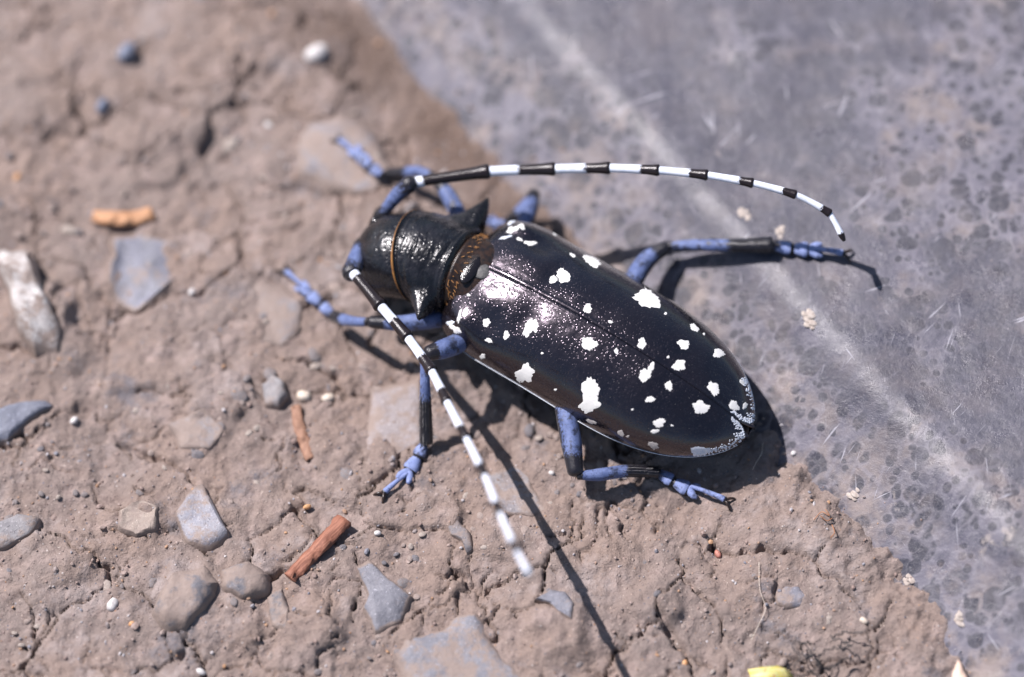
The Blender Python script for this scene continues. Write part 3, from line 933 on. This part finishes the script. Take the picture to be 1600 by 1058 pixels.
def hit(px, py, k=None):
    d = ray(px, py)
    best = None
    for i, b in enumerate(bv):
        if k is not None and i != k: continue
        p, n, f, t = b.ray_cast(CAM, d)
        if p is not None and (best is None or t < best[2]):
            if n.dot(d) > 0: n = -n
            best = (p, n, t, i)
    return best
def patch(px, py, rx, ry, rot, seed, k=None, rag=.24, lift=.0018, nv=40):
    h0 = hit(px, py, k)
    if h0 is None: return None
    r_ = random.Random(seed)
    i0 = h0[3]
    ph = [r_.uniform(0, 6.28) for _ in range(4)]
    V = [h0[0] + h0[1] * lift]
    prev = [h0] * nv
    for ring in (.4, .75, 1.0):
        for j in range(nv):
            a = 2 * math.pi * j / nv
            m = 1 + rag * (.5 * math.sin(2 * a + ph[0]) + .4 * math.sin(3 * a + ph[1]) + .35 * math.sin(5 * a + ph[2]))
            if ring == 1.0: m *= 1 + r_.uniform(-.17, .12)
            ex, ey = math.cos(a) * rx * ring * m, math.sin(a) * ry * ring * m
            x = px + ex * math.cos(rot) - ey * math.sin(rot); y = py + ex * math.sin(rot) + ey * math.cos(rot)
            h = hit(x, y, i0)
            if h is None or abs(h[2] - prev[j][2]) > .06: h = prev[j]
            prev[j] = h
            V.append(h[0] + h[1] * (lift if ring < 1 else lift * .3))
    F = [(0, 1 + j, 1 + (j + 1) % nv) for j in range(nv)]
    for r in range(2):
        b = 1 + r * nv
        for j in range(nv):
            F.append((b + j, b + nv + j, b + nv + (j + 1) % nv, b + (j + 1) % nv))
    return V, F, i0
SPOTS = [  # px, py, rx, ry, rot(deg)
    (880, 431, 11, 11, 0), (864, 437, 5.5, 7, 20), (925, 408, 15, 7, 22), (895, 399, 5, 2.5, 25), (918, 482, 7, 7, 0), (954, 503, 4, 2, 20),
    (1012, 467, 21, 14, 12), (1003, 537, 7, 8, 0), (1068, 538, 10, 7, 40), (1085, 512, 7.5, 5.5, 35), (1123, 552, 9, 7, 35), (1061, 571, 10, 9, 0),
    (1044, 558, 2.2, 2, 0), (1115, 607, 8, 12, -10), (1147, 634, 7, 9, -20), (1160, 597, 4.5, 4, 30), (1040, 490, 2.5, 2, 0), (1164, 634, 4, 5, 30),
    (1100, 522, 2, 2, 0), (867, 366, 4, 1.6, 30),
    (760, 504, 6.5, 6.5, 0), (791, 524, 4.5, 7, 25), (764, 532, 5.5, 3.5, 10), (825, 513, 7, 13, 20), (836, 509, 5, 10, -10), (920, 537, 12, 10, -10), (754, 557, 4.5, 4, 0),
    (820, 584, 14, 14, 30), (868, 609, 2.2, 2, 0), (732, 461, 2.5, 2.2, 0), (963, 549, 3, 4.5, 0), (922, 612, 15, 20, 10), (922, 632, 16, 13, 0),
    (1008, 586, 11, 9, -25), (1018, 573, 4, 8, 15), (1045, 603, 6.5, 6.5, 0), (1016, 624, 7, 5, -15), (1030, 661, 9, 7, 0), (1023, 674, 6.5, 3.5, -5),
    (1095, 637, 13, 10, -15), (847, 552, 2, 2, 0), (988, 640, 1.8, 1.8, 0), (1050, 665, 2.5, 1.5, 0)]
GREY = [(924, 659, 9, 3, 25), (970, 677, 5.5, 4.5, 20), (981, 682, 2.5, 2, 0), (1021, 696, 8.5, 5.5, 15), (1094, 705, 14, 8, -5)]
for i, (px, py, rx, ry, ro) in enumerate(SPOTS + GREY):
    r = patch(px, py, rx, ry, math.radians(ro), 900 + i)
    if r:
        mesh_obj('white_spot', r[0], r[1], M['white'] if i < len(SPOTS) else M['greyspot'] if i < len(SPOTS) + 4 else M['frost'], elytra[r[2]])
SHOULDER = [(718, 494, 3, 10, 15), (711, 514, 10, 5, 30), (704, 505, 6, 4, -30), (801, 359, 9, 5, -30), (815, 354, 5, 4.5, 0), (790, 371, 9, 2, -15), (829, 380, 11, 3, -3), (812, 374, 5, 2.5, 35), (799, 347, 6, 3, -40)]
for i, (px, py, rx, ry, ro) in enumerate(SHOULDER):
    r = patch(px, py, rx, ry, math.radians(ro), 990 + i, rag=.35, lift=.004)
    if r: mesh_obj('shoulder_patch', r[0], r[1], M['frost'] if i % 3 == 2 else M['white'], elytra[r[2]])
# frosty fringe round the tips, one mass of tiny scales on each wing case
for k, path in ((0, [(1086, 712), (1112, 709), (1140, 700), (1158, 686), (1163, 674), (1156, 662), (1146, 655)]),
                (1, [(1164, 590), (1172, 603), (1180, 618), (1184, 634), (1180, 650), (1172, 660), (1158, 654), (1146, 645)])):
    parts = []
    r_ = random.Random(60 + k)
    for i in range(200):
        t = r_.random() * (len(path) - 1)
        c = catmull(path, t)
        w = 7 if 1 < t < len(path) - 2.2 else 3.5
        g = abs(r_.gauss(0, 1)) * w * .7
        cx, cy = (1110, 670) if k == 0 else (1130, 620)
        dx, dy = cx - c[0], cy - c[1]; dl = math.hypot(dx, dy)
        x = c[0] + dx / dl * g + r_.gauss(0, 1.5); y = c[1] + dy / dl * g + r_.gauss(0, 1.5)
        r = patch(x, y, r_.uniform(.8, 2.2), r_.uniform(.7, 1.7), r_.uniform(0, 3), i + 2000 * k, k, .3, .0035, 7)
        if r: parts.append((r[0], r[1]))
    V, F = join(parts)
    mesh_obj('scale_fringe', V, F, M['frost'], elytra[k], True, None, 'stuff')
# pale hairline along the outer edges
for k, side in enumerate((-1, 1)):
    P = [elytron_pt(u, 1.03, side) + loc(0, side * .004, .002) - loc(0, 0, 0) for u in np.linspace(.05, .985, 40)]
    V, F, T, A = tube(P, [.003] * len(P), 5, 1)
    mesh_obj('edge_line', V, F, M['frost'], elytra[k])

# trunk: thorax and abdomen under the wing cases, one closed loft
def loft(stations, n=40, mod=None):
    """stations: (centre, side vec, up vec) with vectors already scaled"""
    V = []; F = []
    for i, (c, sv, uv) in enumerate(stations):
        for j in range(n):
            a = 2 * math.pi * j / n
            p = c + sv * math.cos(a) + uv * math.sin(a)
            if mod: p = mod(i, a, p, c)
            V.append(p)
    m = len(stations)
    for i in range(m - 1):
        for j in range(n):
            F.append((i * n + j, i * n + (j + 1) % n, (i + 1) * n + (j + 1) % n, (i + 1) * n + j))
    F.append(tuple(range(n - 1, -1, -1))); F.append(tuple((m - 1) * n + j for j in range(n)))
    return V, F
stn = []
LX, LY, LZ = RB @ Vector((1, 0, 0)), RB @ Vector((0, 1, 0)), RB @ Vector((0, 0, 1))
for i in range(40):
    u = -.03 + 1.015 * i / 39
    uc = min(max(u, 0), .99)
    w = EW * max(fw(uc), .12) * .90 * min(1, .62 + 4 * max(u + .06, 0))
    hgt = (.20 * min(1, (1.02 - u) * 3.2) ** .7 + .02) * min(1, .6 + 5 * max(u + .06, 0))
    stn.append((loc(u * EL, 0, -.10), LY * w, LZ * hgt))
V, F = loft(stn, 36)
trunk = mesh_obj('abdomen', V, F, M['belly'], beetle)

# pronotum, head
def stations(keys, n):
    """keys: (centre, yaw deg, nose-down deg, half width, half height) -> smooth list of stations"""
    out = []
    K = [tuple(k[0]) + tuple(k[1:]) for k in keys]
    for i in range(n):
        q = catmull(K, (len(K) - 1) * i / (n - 1))
        c = Vector(q[:3]); ya = math.radians(q[3]); pi_ = math.radians(q[4])
        fwd = Vector((-math.cos(ya), math.sin(ya), 0))          # heading, away from the tail
        sv = Vector((math.sin(ya), math.cos(ya), 0))
        uv = Vector((0, 0, 1)) * math.cos(pi_) + fwd * math.sin(pi_)
        out.append((c, sv * max(q[5], .001), uv * max(q[6], .001)))
    return out
ST = stations([(at(727, 428, 0.540), 28, 10, .27, .25), (at(722, 425, 0.540), 28, 12, .325, .315), (at(716, 423, 0.540), 27, 14, .315, .305), (at(700, 418, 0.535), 24, 18, .325, .325),
               (at(676, 409, 0.530), 19, 23, .35, .345), (at(662, 404, 0.525), 16, 26, .345, .335), (at(652, 401, 0.520), 15, 28, .35, .34), (at(655, 402, 0.520), 15, 28, .30, .29)], 90)
def pmod(i, a, p, c):
    t = i / 89
    d = (p - c).normalized()
    # ribs running across, then the two side spines
    amp = .0022 * math.sin(t * 60 + 3 * math.sin(a * 2)) * (1 if .2 < t < .85 else 0)
    p = p + d * amp
    p = p + d * (-.022) * math.exp(-((t - .80) / .035) ** 2)
    for aa, tt, ln in ((math.radians(8), .36, .25), (math.radians(172), .42, .22)):
        da = math.atan2(math.sin(a - aa), math.cos(a - aa)) * .33
        dt = (t - tt) * .62
        r = math.hypot(da, dt)
        p = p + d * ln * (max(0.0, 1 - r / .135) ** 1.5 + .10 * math.exp(-(r / .13) ** 2)) + Vector((.03, 0, .05)) * max(0, 1 - r / .13) ** 2
    return p
V, F = loft(ST, 120, pmod)
pron = mesh_obj('pronotum', V, F, M['pron'], beetle)
pron['label'] = 'wrinkled black collar shield with a pointed spine on each side'
# head
ST = stations([(at(668, 405, 0.520), 16, 26, .30, .28), (at(650, 402, 0.515), 15, 30, .325, .31), (at(632, 401, 0.490), 12, 36, .325, .31), (at(614, 402, 0.450), 8, 46, .315, .285),
               (at(600, 406, 0.380), 6, 62, .30, .235), (at(592, 413, 0.290), 6, 80, .28, .19), (at(590, 425, 0.180), 6, 92, .24, .15), (at(592, 440, 0.090), 6, 100, .15, .10)], 60)
def hmod(i, a, p, c):
    t = i / 59
    d = (p - c).normalized()
    p = p - d * .015 * math.exp(-((math.atan2(math.sin(a - 1.57), math.cos(a - 1.57))) / .12) ** 2) * (1 if .3 < t < .8 else 0)
    return p
V, F = loft(ST, 72, hmod)
head = mesh_obj('head', V, F, M['pron'], beetle)
# golden fringe along the front of the collar shield
ring = stations([(at(652, 401, 0.520), 15, 28, .352, .342), (at(651, 401, 0.520), 15, 28, .352, .342)], 2)[0]
P = [ring[0] + ring[1] * math.cos(a) * .985 + ring[2] * math.sin(a) * .985 for a in np.linspace(math.radians(20), math.radians(200), 40)]
V, F, T, A = tube(P, [.002 + .0075 * math.exp(-((i / 39 - .62) / .2) ** 2) for i in range(40)], 6, 1)
mesh_obj('golden_fringe', V, F, M['gold'], pron)
# neck membrane between collar and wing cases
ST = stations([(at(724, 426, 0.540), 28, 8, .295, .285), (at(738, 430, 0.530), 28, 4, .30, .275), (at(752, 434, 0.525), 28, 0, .33, .27), (at(768, 438, 0.515), 29, -4, .36, .26)], 14)
V, F = loft(ST, 40)
neck = mesh_obj('neck', V, F, M['brown'], beetle)
parts = []
r_ = random.Random(3)
for i in range(60):
    a = math.radians(r_.choice((r_.uniform(20, 60), r_.uniform(130, 190), r_.uniform(20, 190)))); k = r_.randrange(1, 5)
    c, sv, uv = ST[k]
    p = c + sv * math.cos(a) * 1.0 + uv * math.sin(a) * 1.0
    d = ((p - c).normalized() * .6 + Vector((.7, -.3, 0)) + Vector((r_.gauss(0, .3), r_.gauss(0, .3), r_.gauss(0, .3)))).normalized()
    parts.append(strand([p - d * .01, p + d * .012, p + d * .028 + Vector((0, 0, -.006))], .0028))
V, F = join(parts)
mesh_obj('golden_hair', V, F, M['gold'], neck, True, None, 'stuff')
# smooth grey plate and the small shield behind it
def dome(c, sx, sy, axx, axy, up, h, n=22, pw=2.0, m=7):
    V = []; F = []
    for i in range(m):
        k = 1 - i / m
        for j in range(n):
            a = 2 * math.pi * j / n
            V.append(c + axx * sx * k * math.copysign(abs(math.cos(a)) ** (2 / pw), math.cos(a)) + axy * sy * k * math.copysign(abs(math.sin(a)) ** (2 / pw), math.sin(a)) + up * h * (1 - k ** 2.2))
    V.append(c + up * h)
    for i in range(m - 1):
        for j in range(n):
            F.append((i * n + j, i * n + (j + 1) % n, (i + 1) * n + (j + 1) % n, (i + 1) * n + j))
    for j in range(n): F.append(((m - 1) * n + j, (m - 1) * n + (j + 1) % n, len(V) - 1))
    F.append(tuple(range(n - 1, -1, -1)))
    return V, F
V, F = dome(at(735, 422, .782), .055, .12, LX, LY, LZ, .012, 26)
mesh_obj('neck_plate', V, F, M['eye'], beetle)
V, F = dome(at(752, 423, .775), .07, .065, LX, LY, LZ, .012, 22)
mesh_obj('scutellum', V, F, M['scut'], beetle)
# eyes, jaws
for (px, py, z, s, a) in ((588, 352, .50, .085, -.5), (584, 446, .40, .085, .5)):
    c = at(px, py, z)
    V, F = blob(c, s, 40, (.75, 1.0, 1.1))
    mesh_obj('eye', V, F, M['eye'], head)
for (px, py, z) in ((598, 337, .50), (566, 386, .48)):
    V, F = blob(at(px, py, z), .075, 44, (1, 1, .9))
    mesh_obj('antennal_socket', V, F, M['pron'], head)
for dy in (-1, 1):
    b = at(592, 440, .14)
    V, F, T, A = tube([b + Vector((.0, dy * .07, 0)), b + Vector((-.03, dy * .075, -.06)), b + Vector((-.02, dy * .02, -.10))], [.045, .04, .015], 10, 5)
    mesh_obj('mandible', V, F, M['claw'], head)

# antennae: scape, pedicel and nine banded segments each
def seg(root, P, rads, white, name='antenna_segment', mat=None, n=14):
    V, F, T, A = tube(P, rads, n, 7, cap=.6)
    tint = [1.0 if white is True else white(t) for t in T]
    return mesh_obj(name, V, F, mat or M['ant'], root, True, {'tint': tint})
def build_antenna(label, base, scape, joints, r0, r1, whites):
    root = empty('antenna', base, beetle); root['label'] = label
    V, F, T, A = tube(scape[0], scape[1], 18, 7, cap=.8)
    mesh_obj('scape', V, F, M['blue'], root, True, {'tint': [.62 * math.exp(-((t - .45) / .3) ** 2) + .12 * math.sin(a) for t, a in zip(T, A)]})
    for i in range(len(joints) - 1):
        a, b = Vector(joints[i]), Vector(joints[i + 1])
        ra_ = r0 + (r1 - r0) * (i / (len(joints) - 2)) ** .8
        d = (b - a)
        nxt = (Vector(joints[i + 2]) - b).normalized() if i + 2 < len(joints) else d.normalized()
        prv = (a - Vector(joints[i - 1])).normalized() if i > 0 else d.normalized()
        m1 = a + d * .35 + (prv - nxt) * d.length * .03
        m2 = a + d * .8 + (prv - nxt) * d.length * .02
        w = whites[i]
        seg(root, [a, m1, m2, b], [ra_ * .80, ra_ * .80, ra_ * .93, ra_ * (1.14 if i < len(joints) - 2 else .5)], lambda t, w=w: 1.0 - 1.0 / (1 + math.exp(-(t - w) * 16)) if w > 0 else 0.0)
    return root
rs = [at(596, 338, .52), at(604, 326, .58), at(620, 306, .68), at(640, 288, .78), at(646, 284, .80)]
build_antenna('raised banded antenna sweeping out over the plastic sheet', rs[0], (rs, [.052, .043, .055, .066, .05]),
              [at(648, 285, .78), at(762, 268, .84), at(865, 264, .90), at(951, 262.5, 1.0), at(1028, 266, 1.08), at(1104, 273.5, 1.13), at(1175, 286, 1.15), at(1242, 304, 1.13), at(1296, 333, 1.06), at(1319, 376, .97)],
              .050, .026, [.12, .42, .50, .55, .55, .60, .60, .62, .62])
ls = [at(563, 383, .50), at(559, 390, .53), at(555, 408, .58), at(549, 426, .62), at(549, 432, .63)]
build_antenna('banded antenna held up over the bare mud', ls[0], (ls, [.045, .043, .062, .072, .05]),
              [at(553, 428, .66), at(594, 477, .72), at(636, 526, .74), at(674, 579, .80), at(698, 627, .90), at(728, 684, 1.02), at(757, 742, 1.14), at(781, 801, 1.25), at(807, 861, 1.34), at(831, 905, 1.40)],
              .050, .024, [.12, .44, .52, .55, .6, .62, .62, .64, .7])

# legs
def fuzz(V, F, tint, path, r_, n, l0, l1):
    """fine hair lying along the limb"""
    V = [Vector(v) for v in V]; F = list(F); tint = list(tint)
    n0 = len(V)
    cen = [Vector(p) for p in path]
    for _ in range(n):
        i = r_.randrange(n0)
        p = V[i]
        k, q = min(((a, cen[a].lerp(cen[a + 1], f / 8)) for a in range(len(cen) - 1) for f in range(9)), key=lambda c: (c[1] - p).length)
        ax = (cen[k + 1] - cen[k]).normalized()
        o = (p - q).normalized()
        o = (o + Vector((r_.gauss(0, .3), r_.gauss(0, .3), r_.gauss(0, .3)))).normalized()
        sd = ax.cross(o)
        if sd.length < 1e-3: continue
        sd = sd.normalized() * .0022
        p = p + ax * r_.uniform(-.02, .02)
        b = len(V)
        V += [p + sd - o * .003, p - sd - o * .003, p + (o * .55 + ax * .8).normalized() * r_.uniform(l0, l1)]
        F.append((b, b + 1, b + 2)); tint += [tint[i]] * 3
    return V, F, tint
def leg(label, base, femur, fr, tibia, tr, tars, claw, black_end=.62, width=.045, hairy=True, seed=0):
    root = empty('leg', base, beetle); root['label'] = label
    r_ = random.Random(seed)
    V, F, T, A = tube(femur, fr, 20, 8, cap=.9)
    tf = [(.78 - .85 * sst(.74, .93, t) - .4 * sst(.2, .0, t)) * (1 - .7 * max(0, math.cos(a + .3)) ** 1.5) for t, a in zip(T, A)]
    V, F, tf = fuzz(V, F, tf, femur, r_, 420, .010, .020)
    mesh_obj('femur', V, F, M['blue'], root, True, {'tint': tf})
    V, F, T, A = tube(tibia, tr, 16, 9, cap=.6)
    tint = [(.78 * sst(.02, .10, t) - .85 * sst(black_end - .08, black_end + .1, t)) for t in T]
    V, F, tint = fuzz(V, F, tint, tibia, r_, 260, .010, .022); T = list(T) + [0] * (len(V) - len(T))
    # short bristles on the outer half
    if hairy:
        V = list(V); F = list(F)
        n0 = len(V)
        idx = [i for i in range(n0) if T[i] > black_end - .1]
        axis = (Vector(tibia[-1]) - Vector(tibia[-2])).normalized()
        cen = [Vector(p) for p in tibia]
        for _ in range(420):
            i = r_.choice(idx)
            p = Vector(V[i])
            q = min((cen[a].lerp(cen[a + 1], f / 10) for a in range(len(cen) - 1) for f in range(11)), key=lambda c: (c - p).length)
            o = (p - q).normalized()
            sd = axis.cross(o).normalized() * .003
            p = p + axis * r_.uniform(-.03, .03)
            tip = p + (o * .5 + axis * .8).normalized() * r_.uniform(.02, .045)
            b = len(V)
            V += [p + sd - o * .004, p - sd - o * .004, tip]; F.append((b, b + 1, b + 2)); tint += [0, 0, 0]
    mesh_obj('tibia', V, F, M['blue'], root, True, {'tint': tint})
    # three broad foot segments, the last one two-lobed
    up = Vector((0, 0, 1))
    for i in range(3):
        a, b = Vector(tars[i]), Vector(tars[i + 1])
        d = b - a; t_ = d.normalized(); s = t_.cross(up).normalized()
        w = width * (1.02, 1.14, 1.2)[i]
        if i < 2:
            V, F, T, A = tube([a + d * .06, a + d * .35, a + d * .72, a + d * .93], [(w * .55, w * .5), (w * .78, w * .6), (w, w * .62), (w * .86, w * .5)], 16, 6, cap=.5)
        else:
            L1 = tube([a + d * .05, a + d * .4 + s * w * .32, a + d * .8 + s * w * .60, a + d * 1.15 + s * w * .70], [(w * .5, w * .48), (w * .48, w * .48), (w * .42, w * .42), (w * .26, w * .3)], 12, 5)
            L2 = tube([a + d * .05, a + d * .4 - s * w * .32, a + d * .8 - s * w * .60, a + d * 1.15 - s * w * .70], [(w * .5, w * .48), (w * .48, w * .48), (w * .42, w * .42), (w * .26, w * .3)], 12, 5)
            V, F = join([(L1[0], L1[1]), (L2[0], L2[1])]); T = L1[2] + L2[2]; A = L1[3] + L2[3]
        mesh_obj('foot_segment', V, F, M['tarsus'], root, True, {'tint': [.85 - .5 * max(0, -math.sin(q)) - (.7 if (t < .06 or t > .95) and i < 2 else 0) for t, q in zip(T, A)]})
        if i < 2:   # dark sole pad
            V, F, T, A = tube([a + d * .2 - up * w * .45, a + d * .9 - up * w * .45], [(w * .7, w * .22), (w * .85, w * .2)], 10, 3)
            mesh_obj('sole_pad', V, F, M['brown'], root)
    a, b = Vector(claw[0]), Vector(claw[1])
    d = b - a; t_ = d.normalized(); s = t_.cross(up).normalized()
    w = width * .36
    V, F, T, A = tube([a, a + d * .4 + up * .012, a + d * .8 + up * .01, b], [w * .8, w * .85, w * 1.15, w * 1.3], 12, 6, cap=.6)
    mesh_obj('claw_segment', V, F, M['tarsus'], root, True, {'tint': [.85 - .8 * sst(.85, 1, t) for t in T]})
    for q in (-1, 1):
        V, F, T, A = tube([b, b + t_ * .03 + s * q * .025, b + t_ * .055 + s * q * .045 - up * .02, b + t_ * .06 + s * q * .05 - up * .045], [.013, .011, .008, .003], 8, 4)
        mesh_obj('claw', V, F, M['claw'], root)
    return root
def sst(a, b, x):
    t = min(max((x - a) / (b - a), 0), 1)
    return t * t * (3 - 2 * t)

# front leg, open mud side
leg('front leg reaching forward over the bare mud', at(702, 498, .42), [at(702, 498, .42), at(660, 502, .43), at(620, 505, .43), at(580, 503, .42)], [.055, .064, .056, .045],
    [at(576, 503, .42), at(560, 503, .36), at(540, 500, .24), at(522, 494, .13)], [.032, .034, .042, .046],
    [on(521, 493, .06), on(502, 476, .045), on(483, 459, .04), on(470, 447, .04)], [on(478, 452, .06), on(446, 423, .05)], .75, .045, False, 1)
# middle leg, open mud side
leg('middle leg planted straight down on the bare mud', at(730, 528, .42), [at(735, 525, .40), at(712, 538, .50), at(690, 546, .57), at(670, 552, .60)], [.06, .075, .072, .055],
    [at(664, 560, .58), at(664, 600, .46), at(665, 645, .28), at(666, 690, .10)], [.034, .036, .046, .050],
    [on(664, 692, .06), on(653, 714, .045), on(639, 736, .04), on(631, 748, .04)], [on(636, 740, .055), on(600, 770, .05)], .52, .052, True, 2)
# hind leg, open mud side
leg('hind leg folded below the wing case over the bare mud', at(885, 640, .34), [at(878, 625, .36), at(886, 655, .34), at(893, 695, .30), at(899, 737, .25)], [.062, .076, .076, .058],
    [at(903, 743, .24), at(935, 742, .21), at(980, 736, .16), at(1026, 738, .10)], [.03, .046, .046, .044],
    [on(1027, 738, .06), on(1052, 752, .045), on(1076, 765, .04), on(1088, 768, .04)], [on(1080, 760, .055), on(1133, 781, .05)], .66, .052, True, 3)
# hind leg, sheet side
k0 = on(1040, 386, .20)
leg('hind leg stretched out on the plastic sheet', at(985, 450, .46), [at(960, 478, .46), at(988, 440, .42), at(1010, 408, .40), k0], [.06, .074, .068, .05],
    [on(1044, 384, .20), on(1085, 383, .17), on(1150, 384, .12), on(1204, 383, .09)], [.028, .042, .048, .062],
    [on(1206, 384, .055), on(1238, 388, .045), on(1264, 391, .042), on(1280, 391, .04)], [on(1268, 388, .055), on(1318, 396, .05)], .62, .055, True, 4)
# middle leg, sheet side
leg('middle leg bent beside the shoulder on the sheet side', at(810, 365, .40), [at(805, 375, .36), at(818, 350, .36), at(828, 325, .34), at(834, 303, .30)], [.062, .068, .062, .046],
    [at(836, 300, .27), at(822, 318, .20), at(806, 336, .13), on(794, 346, .08)], [.03, .036, .042, .042],
    [on(792, 347, .05), on(780, 352, .045), on(772, 348, .04), on(766, 343, .04)], [on(770, 346, .05), on(752, 334, .05)], .6, .04, False, 5)
# front leg, sheet side
leg('front leg bent forward with its foot on the flat grey stone', at(722, 350, .42), [at(735, 372, .40), at(718, 338, .44), at(702, 308, .45), at(684, 284, .44)], [.058, .062, .060, .046],
    [at(678, 276, .43), at(655, 268, .36), at(625, 270, .24), at(600, 274, .13)], [.034, .040, .044, .046],
    [on(598, 274, .10), on(581, 261, .085), on(562, 243, .08), on(553, 234, .08)], [on(558, 240, .10), on(530, 219, .09)], .55, .046, False, 6)
